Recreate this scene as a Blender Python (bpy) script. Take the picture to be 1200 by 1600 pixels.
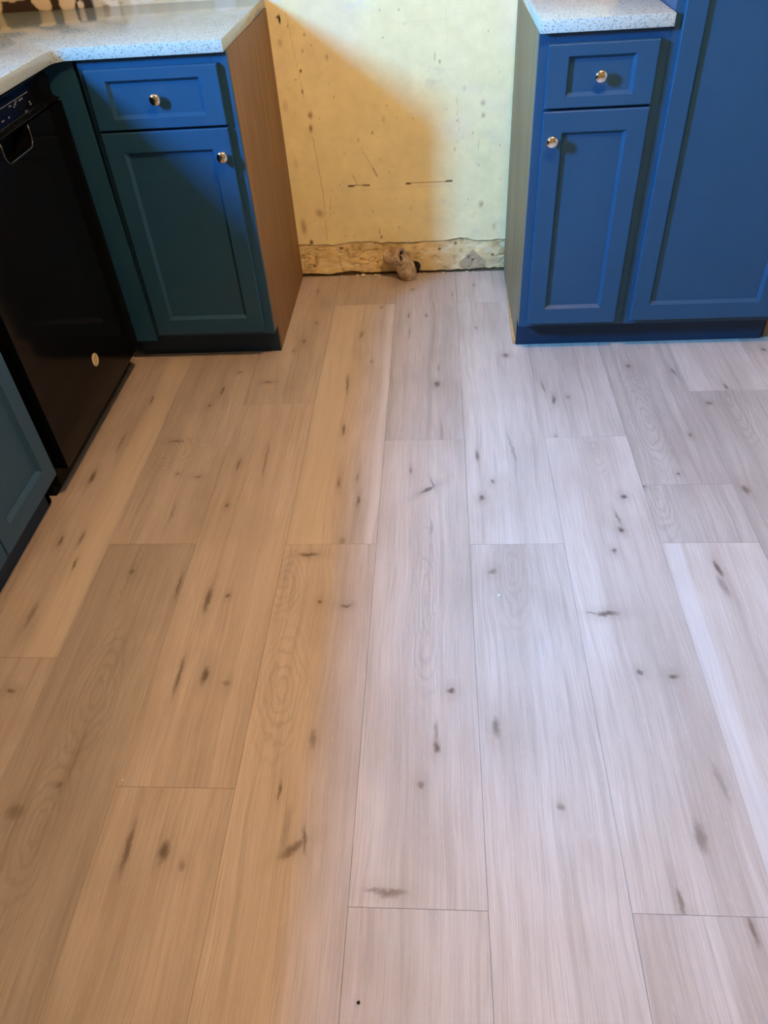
import bpy, bmesh, math, random
import numpy as np
from mathutils import Vector, Matrix

for o in list(bpy.data.objects):
    bpy.data.objects.remove(o, do_unlink=True)
SC = bpy.context.scene
COL = SC.collection

# ------------------------------------------------------------ camera
cam_d = bpy.data.cameras.new('camera')
cam_d.sensor_fit = 'VERTICAL'
cam_d.sensor_height = 36.0
cam_d.lens = 1155.6 / 1600.0 * 36.0
cam_d.clip_start = 0.02
cam = bpy.data.objects.new('camera', cam_d)
cam.location = (0.5206, -2.7235, 1.2505)
cam.rotation_euler = (0.8290, 0.0576, 0.0487)
COL.objects.link(cam)
SC.camera = cam

# ------------------------------------------------------------ sky outside the window
WIN_Y0, WIN_Y1, WIN_Z0, WIN_Z1 = -2.06, -1.66, 1.40, 1.86      # window opening in the left wall
wd = bpy.data.worlds.new('sky')
SC.world = wd
wd.use_nodes = True
wn = wd.node_tree.nodes; wl = wd.node_tree.links
bg = wn['Background']
tc = wn.new('ShaderNodeTexCoord'); sx = wn.new('ShaderNodeSeparateXYZ')
rp = wn.new('ShaderNodeValToRGB')
wl.new(tc.outputs['Generated'], sx.inputs[0]); wl.new(sx.outputs['Z'], rp.inputs[0])
rp.color_ramp.elements[0].position = 0.0; rp.color_ramp.elements[0].color = (0.04, 0.06, 0.05, 1)
rp.color_ramp.elements[1].position = 0.02; rp.color_ramp.elements[1].color = (0.085, 0.455, 1.0, 1)
wl.new(rp.outputs[0], bg.inputs['Color'])
bg.inputs['Strength'].default_value = 630.0

pl = bpy.data.lights.new('window_portal', 'AREA')
pl.shape = 'RECTANGLE'; pl.size = WIN_Z1 - WIN_Z0; pl.size_y = WIN_Y1 - WIN_Y0
pl.cycles.is_portal = True
po = bpy.data.objects.new('window_portal', pl)
po.location = (-1.165, (WIN_Y0 + WIN_Y1) / 2, (WIN_Z0 + WIN_Z1) / 2)
po.rotation_euler = (0, -math.pi / 2, 0)
COL.objects.link(po)

LAMP_POS = (0.78, -1.68, 2.33)
LAMP_COL = (1.0, 0.57, 0.27)
LAMP_STRENGTH = 1270.0

vs = SC.view_settings
vs.view_transform = 'Standard'; vs.look = 'None'; vs.gamma = 1.0; vs.use_curve_mapping = False
vs.exposure = 0.0

# ------------------------------------------------------------ helpers
RNG = random.Random(7)

def tag(o, label=None, cat=None, group=None, kind=None):
    if label: o['label'] = label
    if cat: o['category'] = cat
    if group: o['group'] = group
    if kind: o['kind'] = kind
    return o

def empty(name, loc, label, cat, group=None):
    o = bpy.data.objects.new(name, None)
    o.empty_display_size = 0.05
    o.location = loc
    COL.objects.link(o)
    return tag(o, label, cat, group)

def origin(o):
    v = Vector((0, 0, 0))
    while o is not None:
        v = v + Vector(o.location); o = o.parent
    return v

def build(name, verts, faces, m, parent=None, at=None, smooth=False, recalc=True):
    """verts in world coordinates; the object's origin lies at `at` (world) or at its parent."""
    base = origin(parent)
    org = Vector(at) if at is not None else base
    me = bpy.data.meshes.new(name)
    me.from_pydata([tuple(Vector(v) - org) for v in verts], [], [tuple(f) for f in faces])
    if recalc:
        bm = bmesh.new(); bm.from_mesh(me)
        bmesh.ops.recalc_face_normals(bm, faces=bm.faces); bm.to_mesh(me); bm.free()
    if smooth:
        for p in me.polygons: p.use_smooth = True
    me.materials.append(m)
    o = bpy.data.objects.new(name, me)
    o.parent = parent
    o.location = org - base
    COL.objects.link(o)
    return o

class MB:
    def __init__(s): s.v = []; s.f = []
    def add(s, v, f):
        n = len(s.v); s.v += [tuple(p) for p in v]; s.f += [tuple(i + n for i in q) for q in f]; return s
    def box(s, x0, x1, y0, y1, z0, z1, b=0.0):
        if b <= 0:
            v = [(x, y, z) for z in (z0, z1) for y in (y0, y1) for x in (x0, x1)]
            return s.add(v, [(0, 2, 3, 1), (4, 5, 7, 6), (0, 1, 5, 4), (2, 6, 7, 3), (0, 4, 6, 2), (1, 3, 7, 5)])
        bm = bmesh.new()
        bmesh.ops.create_cube(bm, size=1.0)
        for p in bm.verts:
            p.co = Vector(((x0 + x1) / 2 + p.co.x * (x1 - x0), (y0 + y1) / 2 + p.co.y * (y1 - y0), (z0 + z1) / 2 + p.co.z * (z1 - z0)))
        bmesh.ops.bevel(bm, geom=list(bm.edges), offset=b, segments=1, affect='EDGES', profile=0.5)
        bm.verts.index_update()
        s.add([p.co[:] for p in bm.verts], [[p.index for p in f.verts] for f in bm.faces]); bm.free()
        return s
    def prism(s, poly, axis, a0, a1, b=0.0):
        """poly: 2-d outline; axis 0: (y,z) extruded along x; 1: (x,z) along y; 2: (x,y) along z"""
        def P(p, a):
            return ((a, p[0], p[1]), (p[0], a, p[1]), (p[0], p[1], a))[axis]
        n = len(poly)
        bm = bmesh.new()
        lo = [bm.verts.new(P(p, a0)) for p in poly]; hi = [bm.verts.new(P(p, a1)) for p in poly]
        bm.faces.new(lo); bm.faces.new(hi[::-1])
        for i in range(n):
            bm.faces.new((lo[i], hi[i], hi[(i + 1) % n], lo[(i + 1) % n]))
        bmesh.ops.recalc_face_normals(bm, faces=bm.faces)
        if b > 0:
            bmesh.ops.bevel(bm, geom=list(bm.edges), offset=b, segments=2, affect='EDGES', profile=0.5)
        bm.verts.index_update()
        s.add([p.co[:] for p in bm.verts], [[p.index for p in f.verts] for f in bm.faces]); bm.free()
        return s
    def tube(s, pts, rad, n=10, cap=True):
        pts = [Vector(p) for p in pts]
        if not hasattr(rad, '__len__'): rad = [rad] * len(pts)
        ref = Vector((0, 0, 1))
        rings = []
        u = None
        for i, p in enumerate(pts):
            d = (pts[min(i + 1, len(pts) - 1)] - pts[max(i - 1, 0)]).normalized()
            if u is None:
                u = d.cross(ref) if abs(d.dot(ref)) < .95 else d.cross(Vector((1, 0, 0)))
            u = (u - d * u.dot(d)).normalized(); w = d.cross(u)
            rings.append([p + (u * math.cos(t) + w * math.sin(t)) * rad[i] for t in [2 * math.pi * k / n for k in range(n)]])
        v = [q for r in rings for q in r]; f = []
        for i in range(len(pts) - 1):
            for k in range(n):
                f.append((i * n + k, i * n + (k + 1) % n, (i + 1) * n + (k + 1) % n, (i + 1) * n + k))
        if cap:
            f.append(tuple(range(n))[::-1]); f.append(tuple((len(pts) - 1) * n + k for k in range(n)))
        return s.add(v, f)
    def lathe(s, prof, n, M):
        """prof: (radius, height) pairs about local z, then matrix M"""
        v = []; f = []
        for r, h in prof:
            for k in range(n):
                t = 2 * math.pi * k / n
                v.append(M @ Vector((r * math.cos(t), r * math.sin(t), h)))
        for i in range(len(prof) - 1):
            for k in range(n):
                f.append((i * n + k, i * n + (k + 1) % n, (i + 1) * n + (k + 1) % n, (i + 1) * n + k))
        f.append(tuple(range(n))[::-1]); f.append(tuple((len(prof) - 1) * n + k for k in range(n)))
        return s.add(v, f)
    def done(s, name, m, parent=None, at=None, smooth=False):
        return build(name, s.v, s.f, m, parent, at, smooth)

def smooth_by_angle(o, deg=35):
    for p in o.data.polygons: p.use_smooth = True
    try: o.data.set_sharp_from_angle(angle=math.radians(deg))
    except Exception: pass
    return o

# ------------------------------------------------------------ materials
def nt(name):
    m = bpy.data.materials.new(name); m.use_nodes = True
    return m, m.node_tree.nodes, m.node_tree.links, m.node_tree.nodes['Principled BSDF']

class G:
    """tiny node-graph helper"""
    def __init__(s, name):
        s.m, s.n, s.l, s.b = nt(name)
        s.tc = s.n.new('ShaderNodeTexCoord')
    def set(s, sock, val):
        if hasattr(val, 'links'): s.l.new(val, sock)
        else: sock.default_value = val
    def math(s, op, a, b=None, c=None, clamp=False):
        q = s.n.new('ShaderNodeMath'); q.operation = op; q.use_clamp = clamp
        s.set(q.inputs[0], a)
        if b is not None: s.set(q.inputs[1], b)
        if c is not None: s.set(q.inputs[2], c)
        return q.outputs[0]
    def vec(s, op, a, b=None, out=0):
        q = s.n.new('ShaderNodeVectorMath'); q.operation = op
        s.set(q.inputs[0], a)
        if b is not None: s.set(q.inputs[1], b)
        return q.outputs['Value'] if op in ('LENGTH', 'DOT_PRODUCT') else q.outputs[0]
    def noise(s, vec, scale=5.0, detail=2.0, rough=0.5, dist=0.0, col=False):
        q = s.n.new('ShaderNodeTexNoise'); s.l.new(vec, q.inputs['Vector'])
        q.inputs['Scale'].default_value = scale; q.inputs['Detail'].default_value = detail
        q.inputs['Roughness'].default_value = rough; q.inputs['Distortion'].default_value = dist
        return q.outputs['Color' if col else 0]
    def rng(s, v, a, b, c=0.0, d=1.0, smooth=False):
        q = s.n.new('ShaderNodeMapRange'); q.clamp = True
        if smooth: q.interpolation_type = 'SMOOTHSTEP'
        s.set(q.inputs[0], v); q.inputs[1].default_value = a; q.inputs[2].default_value = b
        q.inputs[3].default_value = c; q.inputs[4].default_value = d
        return q.outputs[0]
    def mix(s, f, a, b, blend='MIX'):
        q = s.n.new('ShaderNodeMix'); q.data_type = 'RGBA'; q.blend_type = blend
        s.set(q.inputs[0], f)
        for i, c in ((6, a), (7, b)):
            if hasattr(c, 'links'): s.l.new(c, q.inputs[i])
            else: q.inputs[i].default_value = (c[0], c[1], c[2], 1)
        return q.outputs[2]
    def bump(s, h, strength, dist=0.002):
        q = s.n.new('ShaderNodeBump'); q.inputs['Strength'].default_value = strength
        q.inputs['Distance'].default_value = dist
        s.l.new(h, q.inputs['Height']); s.l.new(q.outputs[0], s.b.inputs['Normal'])
    def base(s, c):
        if hasattr(c, 'links'): s.l.new(c, s.b.inputs['Base Color'])
        else: s.b.inputs['Base Color'].default_value = (c[0], c[1], c[2], 1)
    def par(s, rough=None, metal=None, spec=None, coat=None):
        if rough is not None: s.set(s.b.inputs['Roughness'], rough)
        if metal is not None: s.b.inputs['Metallic'].default_value = metal
        if spec is not None: s.b.inputs['Specular IOR Level'].default_value = spec
        if coat is not None: s.b.inputs['Coat Weight'].default_value = coat; s.b.inputs['Coat Roughness'].default_value = .05

def m_paint(name, c, rough=0.5, var=0.06, scale=6.0, bump=0.05, bscale=300.0, spec=0.35):
    g = G(name)
    n = g.noise(g.tc.outputs['Object'], scale, 4, .6)
    k = g.rng(n, .3, .7, 1 - var, 1 + var)
    q = g.n.new('ShaderNodeMix'); q.data_type = 'RGBA'; q.blend_type = 'MULTIPLY'
    q.inputs[0].default_value = 1; q.inputs[6].default_value = (c[0], c[1], c[2], 1)
    g.l.new(k, q.inputs[7])
    g.base(q.outputs[2]); g.par(rough, spec=spec)
    if bump: g.bump(g.noise(g.tc.outputs['Object'], bscale, 2), bump, .001)
    return g.m

def m_plain(name, c, rough=0.5, metal=0.0, spec=0.5):
    g = G(name); n = g.noise(g.tc.outputs['Object'], 40, 3)
    g.base(c); g.par(g.rng(n, .3, .7, rough * .85, rough * 1.15), metal, spec)
    return g.m

def m_veneer(name, dark, light, seed):
    g = G(name)
    p = g.vec('ADD', g.tc.outputs['Object'], (seed, seed * .7, 0))
    w = g.noise(g.vec('MULTIPLY', p, (1, 3, 1.2)), 2.0, 2)
    p2 = g.vec('MULTIPLY', p, (60, 60, 2.2))
    a = g.noise(p2, 1.0, 5, .6, .6)
    f = g.noise(g.vec('MULTIPLY', p, (420, 420, 9)), 1.0, 3, .6)
    k = g.math('ADD', g.math('MULTIPLY', a, .55), g.math('ADD', g.math('MULTIPLY', f, .35), g.math('MULTIPLY', w, .25)))
    g.base(g.mix(g.rng(k, .38, .78), dark, light)); g.par(.55)
    g.bump(f, .15, .001)
    return g.m

def m_quartz(name):
    g = G(name)
    v = g.n.new('ShaderNodeTexVoronoi'); v.inputs['Scale'].default_value = 260
    g.l.new(g.tc.outputs['Object'], v.inputs['Vector'])
    r = g.n.new('ShaderNodeSeparateColor'); g.l.new(v.outputs['Color'], r.inputs[0])
    pick = g.math('LESS_THAN', r.outputs[0], .34)
    near = g.math('LESS_THAN', v.outputs['Distance'], .42)
    big = g.math('MULTIPLY', pick, near)
    n = g.noise(g.tc.outputs['Object'], 700, 3, .7)
    c0 = g.mix(g.rng(n, .35, .65), (.30, .365, .36), (.44, .53, .51))
    dk = g.mix(r.outputs[1], (.07, .09, .09), (.22, .26, .26))
    g.base(g.mix(big, c0, dk)); g.par(.10, spec=.5)
    return g.m

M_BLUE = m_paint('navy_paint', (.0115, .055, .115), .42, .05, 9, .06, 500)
M_BLUE_DARK = m_paint('navy_kick_shade', (.006, .026, .060), .55, .06, 9, .06, 500)  # navy darkened in the colour for the shade of the toe recess
M_PANEL_L = m_veneer('oak_veneer', (.10, .045, .016), (.33, .168, .066), 1.3)
M_PANEL_R = m_veneer('oak_veneer_daylit', (.13, .07, .030), (.39, .23, .10), 5.1)  # similar oak veneer, the paler grey of daylight put into its colour
M_RAW = m_paint('raw_particle_board', (.55, .30, .12), .85, .25, 120, .3, 400)
M_QUARTZ = m_quartz('speckled_quartz')
M_CHROME = m_plain('polished_nickel', (.80, .77, .73), .07, 1.0)
M_BLACK = m_plain('gloss_black', (.003, .003, .0035), .10, 0, .09)
M_BLACK_RIM = m_plain('bright_black_rim', (.01, .01, .011), .12, 0, 1.0)
M_BLACK_MATT = m_plain('matt_black', (.005, .005, .005), .6, 0, .08)
M_PRINT = m_plain('grey_print', (.13, .14, .15), .5)
M_BADGE = m_plain('badge_metal', (.78, .66, .42), .32, .6)
M_BADGE_DK = m_plain('badge_field', (.42, .33, .18), .45, .5)
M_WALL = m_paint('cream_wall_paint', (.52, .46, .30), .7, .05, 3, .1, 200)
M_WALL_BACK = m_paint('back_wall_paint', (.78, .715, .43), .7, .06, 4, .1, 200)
M_CEIL = m_paint('white_ceiling_paint', (.60, .57, .50), .85, .03, 3, .1, 200)
M_TRIMW = m_veneer('stained_pine', (.16, .08, .035), (.30, .17, .08), 9.0)
M_SUB = m_paint('subfloor', (.07, .055, .04), .9, .2, 12, 0)
M_WINFRAME = m_paint('window_paint', (.7, .7, .68), .4, .03, 5, 0)
M_PIPE = None
M_CAVITY = m_plain('dark_cavity', (.008, .006, .005), .9)

g = G('dirty_tan_pipe')
n1 = g.noise(g.tc.outputs['Object'], 38, 5, .65); n2 = g.noise(g.tc.outputs['Object'], 160, 4, .6)
g.base(g.mix(g.rng(n2, .55, .72), g.mix(g.rng(n1, .36, .62), (.27, .18, .10), (.58, .47, .32)), (.09, .05, .025)))
g.par(.7); g.bump(n2, .4, .002); M_PIPE = g.m

g = G('window_glass')
out = g.n['Material Output']
tr = g.n.new('ShaderNodeBsdfTransparent'); gl = g.n.new('ShaderNodeBsdfGlossy'); gl.inputs['Roughness'].default_value = .02
mx = g.n.new('ShaderNodeMixShader'); mx.inputs[0].default_value = .05; g.l.new(tr.outputs[0], mx.inputs[1]); g.l.new(gl.outputs[0], mx.inputs[2])
g.l.new(mx.outputs[0], out.inputs[0]); M_GLASS = g.m

g = G('warm_bulb')
em = g.n.new('ShaderNodeEmission'); em.inputs[0].default_value = (*LAMP_COL, 1); em.inputs[1].default_value = LAMP_STRENGTH
g.l.new(em.outputs[0], g.n['Material Output'].inputs[0]); M_BULB = g.m

def m_vcol(name, rough=.7, spec=.3, bump=.15):
    g = G(name); a = g.n.new('ShaderNodeAttribute'); a.attribute_name = 'Col'
    n = g.noise(g.tc.outputs['Object'], 18, 5, .6)
    k = g.rng(n, .3, .7, .93, 1.06)
    q = g.n.new('ShaderNodeMix'); q.data_type = 'RGBA'; q.blend_type = 'MULTIPLY'; q.inputs[0].default_value = 1
    g.l.new(a.outputs['Color'], q.inputs[6]); g.l.new(k, q.inputs[7])
    g.base(q.outputs[2]); g.par(rough, spec=spec)
    g.bump(g.noise(g.tc.outputs['Object'], 90, 5, .6), bump, .002)
    return g.m
M_VCOL = m_vcol('old_wall_paint')

# ------------------------------------------------------------ room shell
XL, XR, YF, ZC = -1.065, 2.9, -4.4, 2.45
PW, P0, PL = 0.2212, 0.5909, 1.222

floor = MB().box(XL - .1, XR + .1, YF - .1, .1, -.06, -.008).done('floor', M_SUB)
tag(floor, 'greige oak-look vinyl plank floor with dark knots, laid towards the wall', 'floor', kind='structure')
tag(MB().box(XL - .1, XR + .1, YF - .1, .1, ZC, ZC + .06).done('ceiling', M_CEIL), 'plain white ceiling above the kitchen', 'ceiling', kind='structure')
wb = MB().box(XL - .1, XR + .1, .014, .1, -.06, .9295).box(XL - .1, XR + .1, -.0005, .1, .9295, ZC).done('wall_back', M_WALL_BACK)
tag(wb, 'cream back wall with stained old paint and torn plaster at its foot', 'wall', kind='structure')
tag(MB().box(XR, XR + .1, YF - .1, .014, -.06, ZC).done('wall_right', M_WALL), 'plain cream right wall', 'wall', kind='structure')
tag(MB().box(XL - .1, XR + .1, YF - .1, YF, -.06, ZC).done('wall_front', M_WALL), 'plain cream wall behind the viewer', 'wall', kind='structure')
wl_ = MB()
wl_.box(XL - .1, XL, YF, WIN_Y0, -.06, ZC); wl_.box(XL - .1, XL, WIN_Y1, .014, -.06, ZC)
wl_.box(XL - .1, XL, WIN_Y0, WIN_Y1, -.06, WIN_Z0); wl_.box(XL - .1, XL, WIN_Y0, WIN_Y1, WIN_Z1, ZC)
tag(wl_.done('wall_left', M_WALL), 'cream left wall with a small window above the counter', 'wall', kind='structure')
wf = MB(); t = .02
wf.box(XL - .09, XL - .06, WIN_Y0, WIN_Y0 + t, WIN_Z0, WIN_Z1); wf.box(XL - .09, XL - .06, WIN_Y1 - t, WIN_Y1, WIN_Z0, WIN_Z1)
wf.box(XL - .09, XL - .06, WIN_Y0 + t, WIN_Y1 - t, WIN_Z0, WIN_Z0 + t); wf.box(XL - .09, XL - .06, WIN_Y0 + t, WIN_Y1 - t, WIN_Z1 - t, WIN_Z1)
win = wf.done('window_1', M_WINFRAME); tag(win, 'small white framed window over the left counter', 'window', kind='structure')
MB().box(XL - .076, XL - .073, WIN_Y0 + t, WIN_Y1 - t, WIN_Z0 + t, WIN_Z1 - t).done('pane', M_GLASS, win)
MB().box(XL - .62, XL - .102, WIN_Y1 + .004, WIN_Y1 + .030, WIN_Z0 - .02, WIN_Z1 + .30, .003).done('daylight_blocker', M_TRIMW, win)['label'] = 'added brown board outside the window, blocking daylight'  # added unseen board, keeps daylight off the floor nearest the camera
tr1 = MB().box(1.552, 1.64, -.552, -.530, 0, 2.10, .002).done('trim_1', M_TRIMW)
tag(tr1, 'brown stained wooden upright board beside the tall blue cabinet', 'trim', kind='structure')

# ------------------------------------------------------------ numpy value noise for the painted wall
def vnoise(x, y, seed):
    r = np.random.RandomState(seed); T = r.rand(64, 64)
    xi = np.floor(x).astype(int); yi = np.floor(y).astype(int)
    fx = x - xi; fy = y - yi
    fx = fx * fx * (3 - 2 * fx); fy = fy * fy * (3 - 2 * fy)
    a = T[yi % 64, xi % 64]; b = T[yi % 64, (xi + 1) % 64]; c = T[(yi + 1) % 64, xi % 64]; d = T[(yi + 1) % 64, (xi + 1) % 64]
    return (a * (1 - fx) + b * fx) * (1 - fy) + (c * (1 - fx) + d * fx) * fy
def fbm(x, y, seed, oct=4):
    s = 0; a = .5; t = 0
    for i in range(oct):
        s = s + a * vnoise(x * 2 ** i + 11.3 * i, y * 2 ** i + 5.1 * i, seed + i); t += a; a *= .5
    return s / t
def sstep(a, b, v):
    t = np.clip((v - a) / (b - a), 0, 1); return t * t * (3 - 2 * t)
def grid_obj(name, xs, zs, Y, Cc, parent, m):
    nx, nz = len(xs), len(zs)
    V = np.stack([np.repeat(xs[None, :], nz, 0), Y, np.repeat(zs[:, None], nx, 1)], -1).reshape(-1, 3)
    i = np.arange(nz - 1)[:, None] * nx + np.arange(nx - 1)[None, :]
    F = np.stack([i, i + 1, i + nx + 1, i + nx], -1).reshape(-1, 4)
    me = bpy.data.meshes.new(name)
    me.vertices.add(len(V)); me.vertices.foreach_set('co', V.astype(np.float32).ravel())
    me.loops.add(F.size); me.loops.foreach_set('vertex_index', F.astype(np.int32).ravel())
    me.polygons.add(len(F)); me.polygons.foreach_set('loop_start', np.arange(0, F.size, 4, dtype=np.int32))
    me.polygons.foreach_set('loop_total', np.full(len(F), 4, dtype=np.int32))
    me.update(); me.validate()
    at = me.color_attributes.new('Col', 'FLOAT_COLOR', 'POINT')
    at.data.foreach_set('color', np.concatenate([Cc.reshape(-1, 3), np.ones((len(V), 1))], 1).astype(np.float32).ravel())
    me.materials.append(m)
    o = bpy.data.objects.new(name, me); o.parent = parent; COL.objects.link(o)
    return o
def lerp(C, col, m): return C * (1 - m[..., None]) + np.array(col) * m[..., None]

# --- old painted wall between the two cabinets (stains, nail holes and torn edge are the wall's own)
def paint_wall():
    xs = np.arange(-.006, .7801, .003); zs = np.concatenate([np.arange(-.004, .16, .002), np.arange(.16, .93, .0035)])
    X, Z = np.meshgrid(xs, zs)
    C = np.zeros(X.shape + (3,)) + np.array((.82, .755, .42))
    C *= (0.94 + .12 * fbm(X * 7, Z * 7, 3))[..., None]
    C = lerp(C, (.80, .72, .50), .5 * sstep(.5, .75, fbm(X * 5, Z * 6, 31)))
    def spot(x, z, rx, rz, col=(.16, .085, .03), k=1.0, hard=.0, wob=.35):
        nonlocal C
        w = 1 + wob * (fbm(X * 90, Z * 90, 77) - .5) * 2
        d = np.hypot((X - x) / rx, (Z - z) / rz) * w
        C = lerp(C, col, k * (1 - sstep(hard, 1.0, d)))
    brown = (.27, .13, .035)
    for a in [(.037, .844, .005, .016, (.03, .018, .01), 1, .5), (.032, .85, .007, .006, (.05, .03, .015), .9, .3), (.100, .568, .013, .017, brown, .75, .1), (.096, .528, .010, .019, brown, .9, .1),
              (.094, .241, .022, .022, brown, .6, 0), (.028, .192, .017, .045, brown, .6, 0), (.05, .135, .010, .012, (.12, .06, .02), .9, .3),
              (.677, .58, .012, .016, brown, .5, 0), (.679, .542, .012, .014, brown, .55, 0), (.681, .252, .014, .018, brown, .6, 0),
              (.085, .70, .005, .007, (.15, .08, .03), 1, .3), (.083, .64, .004, .008, (.15, .08, .03), .9, .3), (.11, .80, .004, .006, (.15, .08, .03), .7, .3), (.098, .755, .003, .009, (.15, .08, .03), .6, .3),
              (.175, .735, .008, .016, brown, .5, 0), (.305, .505, .006, .009, brown, .8, .1), (.255, .485, .005, .010, brown, .6, .1), (.345, .545, .010, .02, brown, .3, 0),
              (.52, .72, .003, .022, brown, .6, 0), (.535, .705, .006, .01, brown, .7, 0), (.615, .625, .012, .012, (.5, .45, .3), .5, 0), (.645, .49, .004, .006, brown, .6, .2),
              (.585, .44, .007, .012, brown, .4, 0), (.73, .17, .012, .022, brown, .35, 0), (.02, .60, .016, .03, brown, .25, 0), (.03, .42, .012, .03, brown, .2, 0), (.03, .78, .014, .02, brown, .4, 0),
              (.315, .145, .006, .010, brown, .8, .2), (.31, .165, .003, .018, brown, .6, .2), (.18, .155, .02, .004, brown, .25, 0)]:
        spot(*a)
    for k in range(55):
        spot(RNG.uniform(.02, .76), RNG.uniform(.15, .9), RNG.uniform(.0015, .004), RNG.uniform(.0015, .006), brown, RNG.uniform(.3, .9), .2)
    for k in range(16):
        spot(RNG.choice((RNG.uniform(.58, .76), RNG.uniform(.05, .76))), RNG.uniform(.15, .5), RNG.uniform(.006, .016), RNG.uniform(.005, .013), (.74, .69, .46), .7, .3, .5)
    def line(x0, z0, x1, z1, w, col, k):
        nonlocal C
        t = np.clip(((X - x0) * (x1 - x0) + (Z - z0) * (z1 - z0)) / ((x1 - x0) ** 2 + (z1 - z0) ** 2), 0, 1)
        d = np.hypot(X - x0 - t * (x1 - x0), Z - z0 - t * (z1 - z0) + .004 * (fbm(X * 40, Z * 40, 8) - .5))
        C = lerp(C, col, k * (1 - sstep(w * .5, w * 1.4, d)))
    dk = (.10, .05, .02)
    for l in [(.209, .334, .229, .3345, .003, dk, 1), (.262, .3345, .282, .3345, .003, dk, .9), (.225, .3345, .27, .3345, .0016, dk, .6), (.415, .334, .428, .334, .003, dk, 1), (.428, .334, .56, .336, .0016, brown, .6), (.555, .336, .575, .336, .003, dk, 1),
              (.262, .46, .30, .39, .0013, brown, .4), (.30, .39, .312, .365, .002, brown, .8), (.10, .50, .115, .30, .0016, brown, .4), (.115, .3, .11, .14, .0014, brown, .35), (.06, .86, .085, .62, .0014, brown, .25), (.14, .3, .13, .22, .0012, brown, .3),
              (.225, .372, .24, .335, .0016, brown, .6), (.555, .85, .56, .72, .0018, (.68, .58, .33), .3), (.40, .815, .56, .82, .0022, (.7, .62, .36), .3), (.2, .318, .56, .322, .003, (.76, .68, .44), .45),
              (.59, .60, .60, .5, .0012, brown, .25), (.665, .47, .668, .42, .0012, brown, .3)]:
        line(*l)
    # flaking zone near the top left and scratches at the right
    fl = sstep(.56, .60, fbm(X * 22, Z * 22, 51)) * sstep(.84, .90, Z) * (1 - sstep(.30, .40, X))
    C = lerp(C, (.74, .72, .60), .8 * fl)
    fl2 = sstep(.60, .64, fbm(X * 30, Z * 60, 61)) * np.exp(-((X - .50) / .07) ** 2 - ((Z - .665) / .03) ** 2)
    C = lerp(C, (.62, .55, .36), np.clip(fl2 * .5, 0, 1))
    # torn lower edge
    edge = .124 + .010 * (fbm(X * 14, X * 0 + 3.3, 5, 4) - .5) * 2 + .012 * np.exp(-((X - .61) / .035) ** 2) + .004 * np.exp(-((X - .23) / .05) ** 2)
    low = 1 - sstep(-.0012, .0012, Z - edge)
    pl_c = np.zeros(C.shape) + np.array((.74, .60, .30)); pl_c *= (.78 + .4 * fbm(X * 16, Z * 26, 15))[..., None]
    n2 = fbm(X * 34, Z * 50, 19)
    pl_c = lerp(pl_c, (.40, .26, .11), .55 * sstep(.60, .68, n2))
    pl_c = lerp(pl_c, (.80, .72, .48), .7 * (1 - sstep(.30, .38, n2)))
    crk = np.abs(fbm(X * 11, Z * 24, 23) - .5)
    pl_c = lerp(pl_c, (.22, .12, .045), .55 * (1 - sstep(.002, .009, crk)))
    gp = 1 - sstep(.9, 1.05, np.abs(X - .655) / .052 + np.abs(Z - .035) / .05 * (Z > .035) + np.maximum(.02 - Z, 0) * 30)
    pl_c = lerp(pl_c, (.40, .31, .19), gp * .9)
    gp2 = np.exp(-((X - .73) / .04) ** 2 - ((Z - .035) / .02) ** 2); pl_c = lerp(pl_c, (.40, .33, .2), gp2 * .7)
    for (hx, hz) in ((.16, .105), (.64, .055), (.655, .045), (.73, .06), (.59, .11), (.05, .04), (.53, .09)):
        dd = np.hypot((X - hx) / .008, (Z - hz) / .008) * (1 + .4 * (fbm(X * 90, Z * 90, 9) - .5)); pl_c = lerp(pl_c, (.16, .08, .03), .9 * (1 - sstep(.4, 1, dd)))
    dd = np.hypot((X - .06) / .012, (Z - .06) / .035); pl_c = lerp(pl_c, (.35, .18, .06), .6 * (1 - sstep(.2, 1, dd)))
    C = C * (1 - low[..., None]) + pl_c * low[..., None]
    rim = np.exp(-((Z - edge) / .003) ** 2)
    C = lerp(C, (.38, .24, .10), .45 * rim * sstep(.42, .55, fbm(X * 20, X * 0, 6)))
    C = lerp(C, (.82, .75, .52), .5 * np.exp(-((Z - edge - .004) / .003) ** 2) * sstep(.5, .6, fbm(X * 18, X * 0, 16)))
    gap = .006 + .018 * (fbm(X * 20, X * 0 + 1.7, 41, 5) - .35)
    cav = 1 - sstep(-.001, .001, Z - gap)
    C = lerp(C, (.10, .055, .025), cav * .9)
    Y = -.004 + .0022 * (fbm(X * 9, Z * 9, 33) - .5)
    Y = Y + low * (.0045 + .007 * (fbm(X * 24, Z * 34, 25) - .5)) - .003 * rim * (fbm(X * 25, X * 0, 66) > .5)
    Y = Y + .006 * low * (1 - sstep(.004, .016, crk)) * .5
    Y = Y + cav * .0075
    Y = np.minimum(Y, .012)
    return grid_obj('old_paint_layer', xs, zs, Y, C, wb, M_VCOL)
paint_wall()

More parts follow.
